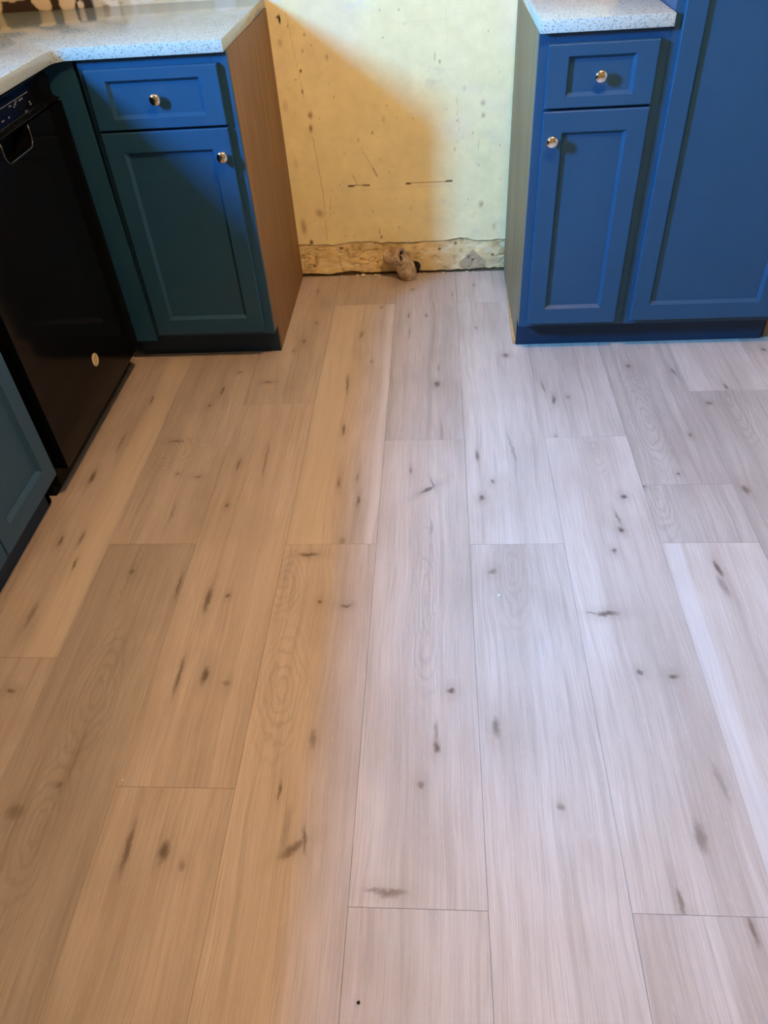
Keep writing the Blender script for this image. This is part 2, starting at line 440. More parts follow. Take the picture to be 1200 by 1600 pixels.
# --- strip of wall above the counters: mastic and plaster scars on the left, unseen tan tint added on the right for the counter's warm reflection
def paint_backsplash():
    for (xa, xb, za, zb) in ((-1.06, -.0061, .86, 1.20), (.7802, 1.085, .86, 1.20)):
        xs = np.arange(xa, xb + .002, .004); zs = np.arange(za, zb, .004)
        X, Z = np.meshgrid(xs, zs)
        C = np.zeros(X.shape + (3,)) + np.array((.66, .60, .40))
        C *= (.9 + .2 * fbm(X * 9, Z * 9, 4))[..., None]
        if xa < 0:
            nz = fbm(X * 16, Z * 20, 90)
            C = lerp(C, (.74, .73, .62), .8 * sstep(.54, .58, nz))
            dk = 1 - sstep(-.545, -.530, X + .02 * (fbm(X * 20, Z * 20, 12) - .5))
            C = lerp(C, (.035, .022, .014), dk)
            yl = sstep(-.535, -.53, X) * (1 - sstep(-.445, -.43, X)); C = lerp(C, (.33, .22, .08), yl * sstep(.35, .6, fbm(X * 40, Z * 40, 44)))
            C = lerp(C, (.62, .52, .32), yl * sstep(.55, .6, fbm(X * 30, Z * 30, 47)))
            pt = sstep(.52, .56, fbm(X * 14 + 3, Z * 18, 45)) * dk
            pt = pt * (Z > .935)
            for (cx, cz, rx, rz) in ((-.70, .925, .035, .028), (-.62, .925, .03, .03), (-.58, .912, .012, .012), (-.80, .95, .03, .02), (-.85, .93, .02, .03), (-.75, .97, .03, .02)):
                d = np.hypot((X - cx) / rx, (Z - cz) / rz) + .8 * (fbm(X * 30, Z * 30, 71) - .5)
                pt = np.maximum(pt, (1 - sstep(.8, .95, d)) * dk)
            C = lerp(C, (.66, .56, .40), pt)
            Y = -.003 + .004 * (fbm(X * 20, Z * 20, 29) - .5) - .003 * pt
            C = lerp(C, (.78, .715, .43), sstep(.44, .52, fbm(X * 12, Z * 12, 88) + (Z - 1.10) * 4))
        else:
            C = np.zeros(X.shape + (3,)) + np.array((.62, .34, .17)); C *= (.9 + .2 * fbm(X * 9, Z * 9, 4))[..., None]
            Y = -.003 + .002 * (fbm(X * 20, Z * 20, 29) - .5)
            C = lerp(C, (.78, .715, .43), sstep(.44, .52, fbm(X * 12, Z * 12, 88) + (Z - 1.12) * 4))
        grid_obj('backsplash_scar_tint', xs, zs, Y, C, wb, M_VCOL)
paint_backsplash()

# ------------------------------------------------------------ plank floor
KNOTS = [(0.097,-0.378,0.007,0.010,0.80,0),(0.068,-0.501,0.008,0.022,0.70,0),(0.041,-0.563,0.005,0.012,0.60,0),(-0.012,-0.751,0.026,0.006,0.70,0),(-0.116,-0.690,0.009,0.009,0.80,0),(-0.151,-0.793,0.007,0.034,0.80,0),(-0.175,-0.876,0.007,0.010,0.70,0),(-0.366,-0.838,0.006,0.030,0.70,0),(-0.395,-1.050,0.007,0.060,0.50,0),(-0.232,-1.051,0.030,0.006,0.70,0),(-0.190,-1.202,0.008,0.007,0.70,0),(-0.129,-1.214,0.014,0.005,0.70,0),(-0.028,-1.161,0.007,0.035,0.70,0),(-0.025,-1.332,0.008,0.012,0.80,0),(-0.426,-1.208,0.010,0.035,0.90,0),(-0.422,-1.457,0.007,0.026,0.80,0),(-0.371,-1.446,0.007,0.035,0.60,0),(-0.357,-1.538,0.005,0.026,0.80,0),(-0.399,-1.692,0.010,0.050,0.50,0),(-0.206,-1.562,0.008,0.013,0.70,0),(-0.081,-1.607,0.006,0.050,0.70,0),(-0.003,-1.649,0.011,0.050,0.80,0),(0.040,-1.636,0.007,0.009,0.80,0),(0.037,-1.852,0.010,0.028,0.90,0),(-0.017,-1.853,0.007,0.065,0.80,0),(-0.360,-1.892,0.014,0.006,0.80,0),(0.517,-0.784,0.013,0.016,0.90,0),(0.522,-0.692,0.006,0.030,0.40,0),(0.481,-0.346,0.006,0.010,0.80,0),(0.420,-0.342,0.005,0.030,0.70,0),(0.320,-0.274,0.014,0.020,0.50,0),(0.262,-0.468,0.007,0.030,0.60,-10),(0.308,-0.644,0.005,0.012,0.60,0),(0.240,-0.773,0.006,0.070,0.70,4),(0.249,-1.013,0.007,0.035,0.80,3),(0.258,-1.248,0.006,0.030,0.60,0),(0.314,-1.317,0.006,0.025,0.80,0),(0.304,-1.223,0.006,0.030,0.50,0),(0.285,-1.463,0.013,0.020,0.50,0),(0.490,-1.278,0.008,0.035,0.85,-50),(0.504,-1.253,0.005,0.030,0.60,15),(0.628,-1.313,0.010,0.012,0.90,0),(0.624,-1.141,0.006,0.030,0.80,0),(0.659,-1.248,0.007,0.009,0.70,0),(0.737,-0.625,0.016,0.014,0.80,0),(0.651,-0.442,0.005,0.015,0.50,0),(0.446,-1.199,0.005,0.020,0.60,0),(0.501,-1.421,0.006,0.030,0.30,0),(0.858,-0.883,0.007,0.028,0.90,-8),(0.835,-0.814,0.004,0.040,0.70,6),(0.902,-0.871,0.006,0.006,0.90,0),(0.842,-1.058,0.005,0.006,0.80,0),(0.209,-1.508,0.035,0.008,0.90,0),(0.253,-1.655,0.007,0.008,0.80,0),(0.313,-1.666,0.018,0.005,0.85,0),(0.540,-1.886,0.012,0.010,0.95,0),(0.512,-2.008,0.009,0.016,0.95,0),(0.511,-1.978,0.006,0.040,0.50,0),(0.483,-2.081,0.009,0.010,0.70,0),(0.623,-1.963,0.010,0.028,0.70,0),(0.279,-1.994,0.009,0.025,0.60,0),(0.230,-2.097,0.004,0.025,0.80,0),(0.269,-2.198,0.011,0.034,0.80,-55),(0.287,-2.184,0.005,0.030,0.80,8),(0.436,-2.264,0.038,0.009,0.75,0),(0.408,-2.261,0.020,0.005,0.60,0),(0.980,-1.311,0.013,0.010,0.95,0),(0.952,-1.433,0.009,0.013,1.00,8),(0.952,-1.393,0.006,0.035,0.60,8),(0.923,-1.503,0.009,0.010,0.80,0),(0.874,-1.688,0.034,0.009,0.90,0),(0.844,-1.686,0.018,0.004,0.70,0),(0.914,-1.838,0.009,0.008,0.80,0),(0.976,-1.846,0.014,0.006,0.90,0),(1.140,-1.559,0.008,0.032,0.95,8),(1.137,-1.610,0.010,0.040,0.50,10),(1.280,-1.292,0.012,0.022,0.80,8),(0.724,-2.118,0.010,0.011,0.60,0),(0.946,-2.164,0.013,0.035,0.60,0),(0.890,-2.269,0.006,0.028,0.70,5),(0.987,-2.302,0.006,0.030,0.80,5),(1.034,-1.276,0.012,0.008,0.70,0),(1.106,-0.707,0.010,0.012,0.80,0),(1.202,-1.065,0.007,0.010,0.70,0),(1.133,-1.227,0.007,0.007,0.80,0),(1.292,-0.915,0.014,0.010,0.70,0),(1.362,-0.835,0.006,0.020,0.80,10),(1.232,-0.742,0.006,0.030,0.70,10),(-0.016,-2.205,0.009,0.060,0.80,0),(0.048,-2.209,0.013,0.024,0.90,0),(-0.244,-2.146,0.022,0.020,0.55,0),(-0.181,-2.094,0.009,0.012,0.60,0),(0.086,-2.231,0.010,0.010,0.50,0),(0.087,-1.871,0.012,0.012,0.50,0),(0.253,-2.171,0.010,0.060,0.30,0),(0.640,-1.566,0.014,0.012,0.60,0),(0.425,-0.464,0.004,0.050,0.35,0),(0.575,-0.191,0.006,0.030,0.40,0),(0.430,-0.140,0.010,0.020,0.50,-20),(0.657,-0.120,0.004,0.020,0.70,0),(0.073,-0.131,0.004,0.020,0.60,0),(-0.169,-2.035,0.006,0.090,0.35,0),(1.006,-2.070,0.008,0.050,0.35,8),(-0.163,-1.354,0.005,0.040,0.40,0),(0.045,-1.149,0.005,0.100,0.50,2),(0.529,-1.046,0.006,0.080,0.30,0),(0.719,-1.109,0.006,0.090,0.40,6)]
RINGS = [(-.206, -1.562, .016, .05), (1.102, -.987, .03, .12), (1.061, -1.301, .022, .10), (1.353, -.901, .03, .12), (.683, -1.57, .025, .09), (-.178, -1.901, .03, .10), (.488, -1.655, .02, .14), (.164, -1.60, .03, .06), (-.189, -2.17, .03, .09), (.939, -1.129, .018, .06), (.202, -1.889, .03, .09), (1.11, -.719, .02, .05), (-.235, -1.10, .04, .05)]

def plank_mat(name, seed, tone, knots, rings, band=None):
    g = G(name)
    P = g.tc.outputs['Object']
    Q = g.vec('ADD', P, (seed * 3.17, seed * 7.7, seed * 1.3))
    # knots in plank space
    wob = g.noise(Q, 55, 3, .6, col=True)
    Pk = g.vec('ADD', P, g.vec('MULTIPLY', g.vec('SUBTRACT', wob, (.5, .5, .5)), (.010, .022, 0)))
    kn = None; halo = None
    for (x, y, lx, ly, s, a) in knots:
        d = g.vec('SUBTRACT', Pk, (x, y, 0))
        if a:
            q = g.n.new('ShaderNodeVectorRotate'); q.rotation_type = 'Z_AXIS'; g.l.new(d, q.inputs['Vector']); q.inputs['Angle'].default_value = -math.radians(a); d = q.outputs[0]
        ln = g.vec('LENGTH', g.vec('MULTIPLY', d, (1 / (lx * 1.05), 1 / (ly * 1.12), 0)))
        m = g.rng(ln, .15, 1.0, s, 0, True)
        kn = m if kn is None else g.math('MAXIMUM', kn, m)
        lh = g.vec('LENGTH', g.vec('MULTIPLY', d, (1 / (lx * 2.2 + .006), 1 / (ly * 2.4 + .015), 0)))
        h = g.rng(lh, 0, 1.0, s * .30, 0, True)
        halo = h if halo is None else g.math('MAXIMUM', halo, h)
    # grain
    drift = g.math('MULTIPLY', g.math('SUBTRACT', g.noise(g.vec('MULTIPLY', Q, (5, 1.6, 1)), 1.0, 2), .5), .05)
    dv = g.n.new('ShaderNodeCombineXYZ'); g.l.new(drift, dv.inputs[0])
    S = g.vec('ADD', Q, dv.outputs[0])
    broad = g.noise(g.vec('MULTIPLY', S, (16, .7, 1)), 1.0, 3, .5)
    streak = g.noise(g.vec('MULTIPLY', S, (58, 1.7, 1)), 1.0, 4, .6)
    fine = g.noise(g.vec('MULTIPLY', S, (420, 9, 1)), 1.0, 3, .6)
    tick = g.noise(g.vec('MULTIPLY', S, (650, 60, 1)), 1.0, 2, .5)
    blot = g.noise(g.vec('MULTIPLY', Q, (7, 3, 1)), 1.0, 3, .5)
    t = tone
    light = (.552 * t, .484 * t, .438 * t); mid = (.430 * t, .368 * t, .326 * t); dark = (.310 * t, .255 * t, .215 * t)
    c = g.mix(g.rng(broad, .30, .70), mid, light)
    c = g.mix(g.math('MULTIPLY', g.rng(streak, .50, .74), .62), c, dark)
    lstr = g.noise(g.vec('MULTIPLY', S, (120, 1.3, 1)), 1.0, 3, .6)
    c = g.mix(g.math('MULTIPLY', g.rng(lstr, .54, .74), .32), c, (.64 * t, .58 * t, .53 * t))
    c = g.mix(g.math('MULTIPLY', g.rng(blot, .46, .72), .48), c, dark)
    c = g.mix(g.math('MULTIPLY', g.rng(fine, .42, .70), .44), c, dark)
    c = g.mix(g.math('MULTIPLY', g.rng(tick, .60, .72), .22), c, (.62 * t, .59 * t, .55 * t))
    # cathedral figure
    for (x, y, rx, ry) in rings:
        d = g.vec('SUBTRACT', Pk, (x, y, 0))
        ln = g.vec('LENGTH', g.vec('MULTIPLY', d, (1 / rx, 1 / ry, 0)))
        w = g.math('SINE', g.math('MULTIPLY', g.math('ADD', ln, g.math('MULTIPLY', g.noise(g.vec('MULTIPLY', Q, (14, 5, 1)), 1.0, 3, .55), 1.8)), 17.0))
        mk = g.math('MULTIPLY', g.rng(w, .0, .95, 0, .34), g.rng(ln, 1.0, 2.6, 1, 0, True))
        c = g.mix(mk, c, dark)
    if band:
        sp = g.n.new('ShaderNodeSeparateXYZ'); g.l.new(S, sp.inputs[0])
        sp2 = g.n.new('ShaderNodeSeparateXYZ'); g.l.new(P, sp2.inputs[0])
        for (b0, b1, col) in band:
            xx = g.math('ADD', sp2.outputs[0], g.math('ADD', g.math('MULTIPLY', drift, .35), g.math('MULTIPLY', g.math('SUBTRACT', streak, .5), .03)))
            m = g.math('MULTIPLY', g.rng(xx, b0 - .006, b0 + .006), g.rng(xx, b1 - .006, b1 + .006, 1, 0))
            c = g.mix(g.math('MULTIPLY', m, .38), c, col)
    if halo is not None:
        c = g.mix(halo, c, (.20 * t, .155 * t, .12 * t)); c = g.mix(g.math('MULTIPLY', kn, .95), c, (.105, .076, .058))
    g.base(c)
    g.par(g.rng(fine, .3, .7, .40, .50), spec=.35)
    g.bump(g.math('ADD', g.math('MULTIPLY', fine, .6), g.math('MULTIPLY', tick, .5)), .14, .001)
    return g.m

GENERIC = []
def generic_mat(i):
    while len(GENERIC) < 3:
        k = len(GENERIC)
        kk = [(RNG.uniform(-.09, .09), RNG.uniform(-.5, .5), RNG.uniform(.005, .012), RNG.uniform(.01, .04), .8, 0) for _ in range(5)]
        GENERIC.append(plank_mat('vinyl_plank_plain', 40 + k, .97 + .04 * k, kk, [(RNG.uniform(-.05, .05), RNG.uniform(-.3, .3), .03, .12)]))
    return GENERIC[i % 3]

# first joint of every column of planks (metres towards the viewer), further joints every plank length
JOINT = {-5: -.589, -4: -.248, -3: -.873, -2: -.252, -1: -1.066, 0: -.256, 1: -1.063, 2: None, 3: -.852, 4: -.40, 5: -1.0, -6: -1.05, -7: -.3, 6: -.7, 7: -.2, 8: -.9, 9: -.45, 10: -1.1}
PAL = (.66, .585, .455)
BANDS = {(-5, 1): [(.035, .105, (.58, .50, .39))], (-2, 1): [(-.105, -.02, (.585, .51, .40)), (.085, .106, (.66, .61, .56))], (2, 3): [(-.105, -.07, (.60, .58, .58))]}
TONE = {(-4, 2): .77, (-4, 1): .91, (-5, 1): .96, (-2, 1): 1.0, (-1, 1): 1.02, (-1, 0): .91, (0, 1): 1.03, (0, 2): .97, (2, 3): 1.08, (2, 2): .86, (2, 1): .84, (3, 1): .83, (3, 0): 1.02, (1, 1): 1.03, (1, 0): .96, (-3, 1): 1.0, (-3, 2): .97, (-2, 2): 1.0, (-1, 2): .98, (1, 2): .98, (0, 0): 1.0, (-3, 0): .91, (-2, 0): .90, (-4, 0): .93, (-5, 2): .90}

mesh_cache = {}
def plank(c, k, ya, yb):
    """column c, index k, from ya (far) to yb (near)"""
    x0 = P0 + PW * c; x1 = x0 + PW; cx = (x0 + x1) / 2; cy = (ya + yb) / 2
    g = .0002; hw = PW / 2 - g; hl = abs(ya - yb) / 2 - g
    visible = -6 < c < 4 and yb < -.02 and ya > -2.55
    key = round(hl, 4)
    if visible:
        ks = [(x - cx, y - cy, lx, ly, s, a) for (x, y, lx, ly, s, a) in KNOTS if x0 < x <= x1 and yb < y <= ya]
        rs = [(x - cx, y - cy, rx, ry) for (x, y, rx, ry) in RINGS if x0 < x <= x1 and yb < y <= ya]
        m = plank_mat('vinyl_plank', 1.0 + (c + 6) * 1.7 + k * .61, TONE.get((c, k), .97), ks, rs, BANDS.get((c, k)))
    else:
        m = generic_mat(c * 3 + k)
    if key not in mesh_cache:
        b = .00035
        V = [(-hw, -hl, -.008), (hw, -hl, -.008), (hw, hl, -.008), (-hw, hl, -.008), (-hw, -hl, -b), (hw, -hl, -b), (hw, hl, -b), (-hw, hl, -b), (-hw + b, -hl + b, 0), (hw - b, -hl + b, 0), (hw - b, hl - b, 0), (-hw + b, hl - b, 0)]
        F = [(3, 2, 1, 0), (8, 9, 10, 11)] + [(i, (i + 1) % 4, 4 + (i + 1) % 4, 4 + i) for i in range(4)] + [(4 + i, 4 + (i + 1) % 4, 8 + (i + 1) % 4, 8 + i) for i in range(4)]
        me = bpy.data.meshes.new('plank'); me.from_pydata(V, [], F); me.materials.append(None); mesh_cache[key] = me
    o = bpy.data.objects.new('plank', mesh_cache[key])
    o.parent = floor; o.location = (cx, cy, 0)
    COL.objects.link(o)
    o.material_slots[0].link = 'OBJECT'; o.material_slots[0].material = m
    return o

for c in range(-7, 11):
    if c == 2:
        js = [-.0, -.048, -1.270, -1.477, -2.699, -3.921]
    else:
        j = JOINT[c]; js = [0.0]
        while j > -4.4:
            js.append(j); j -= PL
    js.append(-4.4)
    for k in range(len(js) - 1):
        if js[k] - js[k + 1] > .02:
            plank(c, k, js[k] - (.004 if k == 0 else 0), js[k + 1])

# ------------------------------------------------------------ cabinet builders
FW = .05                                    # door frame width
def shaker(name, w, h, parent, at, rot=0.0, m=None, fw=FW, t=.020, fz=None):
    """framed front: local x = width from left, z = height, front towards -y; at = lower left back corner (world)"""
    b = .0022; r = .008; dp = .0105; fz = fz or fw
    L = []
    def rect(i, y, j=None):
        j = i if j is None else j
        return [(i, y, j), (w - i, y, j), (w - i, y, h - j), (i, y, h - j)]
    V = rect(0, 0) + rect(0, -t + b) + rect(b, -t) + rect(fw, -t, fz) + rect(fw + r, -t + dp, fz + r)
    F = [(0, 3, 2, 1)]
    for k in range(4):
        for i in range(4):
            a = 4 * k + i; c = 4 * k + (i + 1) % 4
            F.append((a, c, c + 4, a + 4))
    F.append((16, 17, 18, 19))
    me = bpy.data.meshes.new(name); me.from_pydata(V, [], F)
    bm = bmesh.new(); bm.from_mesh(me); bmesh.ops.recalc_face_normals(bm, faces=bm.faces); bm.to_mesh(me); bm.free()
    me.materials.append(m or M_BLUE)
    o = bpy.data.objects.new(name, me); o.parent = parent
    o.location = Vector(at) - origin(parent); o.rotation_euler = (0, 0, rot)
    COL.objects.link(o)
    return o

def knob_mesh():
    mb = MB()
    prof = [(.0088, 0), (.0088, .0012), (.0065, .0028), (.0052, .006), (.0052, .010), (.0065, .0125), (.0105, .0145), (.0138, .0172), (.0150, .0200), (.0148, .0222), (.0132, .0246), (.0104, .0262), (.0066, .0272), (.0026, .0276)]
    mb.lathe(prof, 28, Matrix.Rotation(math.pi / 2, 4, 'X'))          # axis towards -y
    me = bpy.data.meshes.new('knob'); me.from_pydata(mb.v, [], mb.f)
    bm = bmesh.new(); bm.from_mesh(me); bmesh.ops.recalc_face_normals(bm, faces=bm.faces); bm.to_mesh(me); bm.free()
    for p in me.polygons: p.use_smooth = True
    me.materials.append(M_CHROME)
    return me
KNOB = knob_mesh()
def knob(parent, loc):
    o = bpy.data.objects.new('knob', KNOB); o.parent = parent; o.location = loc
    o['label'] = 'round polished nickel knob'
    COL.objects.link(o); return o

ZK, ZT, YFR, YK = .0925, .876, -.611, -.551
Z1, Z2, Z3, Z4 = .8532, .7118, .7055, .1093

def side_outline(flip=False):
    return [(-.003, 0), (YK, 0), (YK, ZK), (YFR + .019, ZK), (YFR + .019, ZT), (-.003, ZT)]

# ------------------------------------------------------------ left base cabinet (drawer over door)
cl = empty('base_cabinet', (-.20, -.30, 0), 'navy base cabinet left of the bare wall, drawer over door, brown wood side', 'cabinet')
MB().prism(side_outline(), 0, -.016, 0).done('side_panel', M_PANEL_L, cl)['label'] = 'brown oak veneer side panel'
MB().prism(side_outline(), 0, -.455, -.440).done('side_panel', M_PANEL_L, cl)
MB().box(-.440, -.016, -.57, -.003, ZK + .02, ZK + .035).done('bottom_shelf', M_PANEL_L, cl)
MB().box(-.440, -.016, -.012, -.003, ZK + .035, ZT).done('back_panel', M_PANEL_L, cl)
ff = MB()
ff.box(-.042, 0, YFR, YFR + .019, ZK, ZT, .0008); ff.box(-.390, -.345, YFR, YFR + .019, ZK, ZT, .0008)
ff.box(-.345, -.042, YFR, YFR + .019, .835, ZT); ff.box(-.345, -.042, YFR, YFR + .019, .685, .735); ff.box(-.345, -.042, YFR, YFR + .019, ZK, .130)
ff.done('face_frame', M_BLUE, cl)
MB().prism([(-.388, .079), (-.457, .079), (-.476, ZT), (-.400, ZT)], 1, YFR - .004, YFR + .015, .0012).done('filler_strip', M_BLUE, cl)
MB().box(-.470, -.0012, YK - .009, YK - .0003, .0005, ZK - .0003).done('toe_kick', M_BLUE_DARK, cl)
d = shaker('drawer', .346, Z1 - Z2, cl, (-.371, YFR - .0005, Z2), fz=.026); knob(d, (.173, -.0110, .071))
d = shaker('door', .346, Z3 - Z4, cl, (-.371, YFR - .0005, Z4)); knob(d, (.346 - .025, -.020, Z3 - Z4 - .066))

# ------------------------------------------------------------ right base cabinet
W = .773
X2 = 1.086
cr = empty('base_cabinet', (W + .15, -.30, 0), 'narrow navy base cabinet right of the bare wall, between wall and tall cabinet', 'cabinet')
MB().prism(side_outline(), 0, W, W + .016).done('side_panel', M_PANEL_R, cr)['label'] = 'oak veneer side panel with daylight grey tinted in'
MB().prism(side_outline(), 0, X2 - .0165, X2 - .001).done('side_panel', M_PANEL_R, cr)
MB().box(W + .016, X2 - .0165, -.57, -.003, ZK + .02, ZK + .035).done('bottom_shelf', M_PANEL_R, cr)
MB().box(W + .016, X2 - .0165, -.012, -.003, ZK + .035, ZT).done('back_panel', M_PANEL_R, cr)
MB().prism([(W - .0003, -.15), (W - .0003, -.555), (W - .010, -.555)], 2, .0006, .012).done('raw_edge', M_RAW, cr)['label'] = 'orange raw board edge along the floor'
ff = MB()
ff.box(W, W + .040, YFR, YFR + .019, ZK, ZT, .0008); ff.box(X2 - .045, X2 - .0002, YFR, YFR + .019, ZK, ZT, .0008)
ff.box(W + .040, X2 - .045, YFR, YFR + .019, .835, ZT); ff.box(W + .040, X2 - .045, YFR, YFR + .019, .685, .735); ff.box(W + .040, X2 - .045, YFR, YFR + .019, ZK, .130)
ff.done('face_frame', M_BLUE, cr)
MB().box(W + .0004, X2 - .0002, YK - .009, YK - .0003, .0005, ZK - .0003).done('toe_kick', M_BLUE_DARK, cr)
d = shaker('drawer', .265, Z1 - Z2, cr, (W + .0222, YFR - .0005, Z2), fz=.026); knob(d, (.1315, -.0110, .071))
d = shaker('door', .265, Z3 - Z4, cr, (W + .0222, YFR - .0005, Z4)); knob(d, (.0255, -.020, Z3 - Z4 - .066))

# ------------------------------------------------------------ tall cabinet at the right
X3 = 1.545; ZTALL = 2.13
ct = empty('tall_cabinet', ((X2 + X3) / 2, -.30, 0), 'tall navy pantry cabinet with one long framed door at the right', 'cabinet')
so = [(-.006, 0), (YK, 0), (YK, ZK), (YFR + .019, ZK), (YFR + .019, ZTALL), (-.006, ZTALL)]
MB().prism(so, 0, X2 + .001, X2 + .016).done('side_panel', M_BLUE, ct)
MB().prism(so, 0, X3 - .016, X3).done('side_panel', M_PANEL_R, ct)
MB().box(X2 + .016, X3 - .016, -.59, -.006, ZTALL - .016, ZTALL).done('top_panel', M_BLUE, ct)
MB().box(X2 + .016, X3 - .016, -.57, -.006, ZK + .02, ZK + .035).done('bottom_shelf', M_PANEL_R, ct)
MB().box(X2 + .016, X3 - .016, -.012, -.006, ZK + .035, ZTALL - .016).done('back_panel', M_PANEL_R, ct)
ff = MB()
ff.box(X2, X2 + .045, YFR, YFR + .019, ZK, ZTALL, .0008); ff.box(X3 - .045, X3, YFR, YFR + .019, ZK, ZTALL, .0008)
ff.box(X2 + .045, X3 - .045, YFR, YFR + .019, 2.07, ZTALL); ff.box(X2 + .045, X3 - .045, YFR, YFR + .019, ZK, .130)
ff.done('face_frame', M_BLUE, ct)
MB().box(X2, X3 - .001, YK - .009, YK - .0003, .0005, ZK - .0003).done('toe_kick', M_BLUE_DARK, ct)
d = shaker('door', 1.525 - 1.1045, 2.05 - .113, ct, (1.1045, YFR - .0005, .113)); knob(d, (.025, -.020, .95))

# ------------------------------------------------------------ left run: dishwasher and sink cabinet
XD = -.435                                   # front plane of the doors on the left run
DY0, DY1 = -.668, -1.288
dw = empty('dishwasher', (-.74, (DY0 + DY1) / 2, 0), 'glossy black built-in dishwasher under the left counter', 'dishwasher')
MB().box(-1.04, -.475, DY1 + .006, DY0 - .006, .03, .866).done('tub', M_BLACK_MATT, dw)
HY0, HY1 = -.886, -1.034                     # pocket handle
pocket = [(HY1, .800)]
for k in range(7):
    a = math.pi + k * math.pi / 12; pocket.append((HY1 + .022 + .022 * math.cos(a), .776 + .022 * math.sin(a)))
for k in range(7):
    a = 1.5 * math.pi + k * math.pi / 12; pocket.append((HY0 - .022 + .022 * math.cos(a), .776 + .022 * math.sin(a)))
pocket.append((HY0, .800))
out = [(DY1, .095), (DY1, .800)] + pocket + [(DY0, .800), (DY0, .095)]
MB().prism(out, 0, -.474, -.430, .0015).done('door_panel', M_BLACK, dw)
rim = [(-.4295, y, z) for y, z in pocket]
h = MB().tube(rim, .0022, 8).done('handle_rim', M_BLACK_RIM, dw, smooth=True); h['label'] = 'glossy rim of the pocket handle'
cp = MB().prism([(-.474, .8015), (-.436, .8015), (-.431, .806), (-.448, .813), (-.452, .866), (-.474, .866)], 1, DY1, DY0, .001).done('control_panel', M_BLACK, dw)
def mark(y, z, wy, hz):
    x = -.452 + (.866 - z) / .053 * .004 + .0004
    MB().box(x - .001, x, y - wy / 2, y + wy / 2, z - hz / 2, z + hz / 2).done('control_mark', M_PRINT, cp)
for a in [(-.836, .842, .022, .0035), (-.861, .8435, .010, .003), (-.869, .840, .010, .0035), (-.878, .8365, .008, .003), (-.895, .842, .012, .003), (-.799, .8275, .006, .0045), (-.798, .8225, .010, .003), (-.834, .815, .004, .005), (-.826, .8155, .004, .003), (-.830, .8115, .010, .002), (-.919, .8245, .006, .004), (-.951, .825, .014, .003)]:
    mark(*a)
mark(-.890, .8475, .20, .0016); mark(-1.03, .8475, .05, .0016)
mark(-1.0, .842, .03, .003); mark(-1.06, .842, .03, .003); mark(-1.0, .825, .008, .004); mark(-1.05, .825, .008, .004); mark(-1.1, .825, .008, .004)
MB().box(-.56, -.4975, DY1 + .002, DY0 - .002, .0005, .094).done('kick_plate', M_BLACK_MATT, dw)
bd = MB().lathe([(.0182, 0), (.0182, .0016), (.0170, .0026), (.0150, .0026), (.0142, .0016), (.0005, .0016)], 32, Matrix.Translation((-.430, -.966, .222)) @ Matrix.Rotation(math.pi / 2, 4, 'Y')).done('badge', M_BADGE, dw, at=(-.430, -.966, .222))
bd['label'] = 'round pale metal maker badge'
mg = MB()
def curl(cy, cz, r, a0, a1, n=14): mg.tube([(-.4279, cy + r * math.cos(math.radians(a0 + (a1 - a0) * k / n)), cz + r * math.sin(math.radians(a0 + (a1 - a0) * k / n))) for k in range(n + 1)], .0009, 6)
by, bz = -.966, .222
curl(by - .0045, bz + .002, .0045, 40, 320); curl(by + .004, bz + .0042, .0034, 60, 300); curl(by + .004, bz - .0032, .0042, 80, 300); curl(by - .005, bz - .005, .004, -170, 40); curl(by, bz, .0112, 20, 80); curl(by, bz, .0112, 110, 170); curl(by, bz, .0112, 200, 260); curl(by, bz, .0112, 290, 350)
mg.done('monogram', M_BADGE_DK, bd, at=(-.430, -.966, .222))

Zb = .115
xf = XD - .0205
def run_cabinet(name, y0, y1, label):
    """base cabinet on the left run between y0 (far) and y1 (near): two doors under a drawer front"""
    sk = empty(name, (-.74, (y0 + y1) / 2, 0), label, 'cabinet')
    so2 = [(-1.06, 0), (-.503, 0), (-.503, ZK), (xf - .019, ZK), (xf - .019, ZT), (-1.06, ZT)]
    MB().prism(so2, 1, y0 - .016, y0).done('side_panel', M_PANEL_L, sk)
    MB().prism(so2, 1, y1, y1 + .016).done('side_panel', M_PANEL_L, sk)
    MB().box(-1.06, -.48, y1 + .016, y0 - .016, ZK + .02, ZK + .035).done('bottom_shelf', M_PANEL_L, sk)
    ff = MB()
    ff.box(xf - .019, xf, y0 - .043, y0, ZK, ZT, .0008); ff.box(xf - .019, xf, y1, y1 + .043, ZK, ZT, .0008)
    for za, zb in ((.835, ZT), (.685, .735), (ZK, .130)):
        ff.box(xf - .019, xf, y1 + .043, y0 - .043, za, zb)
    ff.done('face_frame', M_BLUE, sk)
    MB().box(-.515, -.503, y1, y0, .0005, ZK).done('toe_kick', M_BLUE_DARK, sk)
    w = (y0 - y1 - .052) / 2
    d = shaker('door', w, Z3 - Zb, sk, (xf, y0 - .026 - w, Zb), math.pi / 2); knob(d, (.025, -.020, Z3 - Zb - .066))
    d = shaker('door', w, Z3 - Zb, sk, (xf, y0 - .029 - 2 * w, Zb), math.pi / 2); knob(d, (w - .025, -.020, Z3 - Zb - .066))
    shaker('drawer_front', 2 * w + .003, Z1 - Z2, sk, (xf, y0 - .029 - 2 * w, Z2), math.pi / 2, fz=.026)
run_cabinet('sink_cabinet', -1.309, -1.931, 'navy two-door cabinet under the left counter, next to the dishwasher')
run_cabinet('base_cabinet', -1.933, -2.560, 'navy two-door base cabinet on the left, second from the dishwasher')
run_cabinet('base_cabinet', -2.562, -3.190, 'navy two-door base cabinet on the left, third and farthest from the dishwasher')

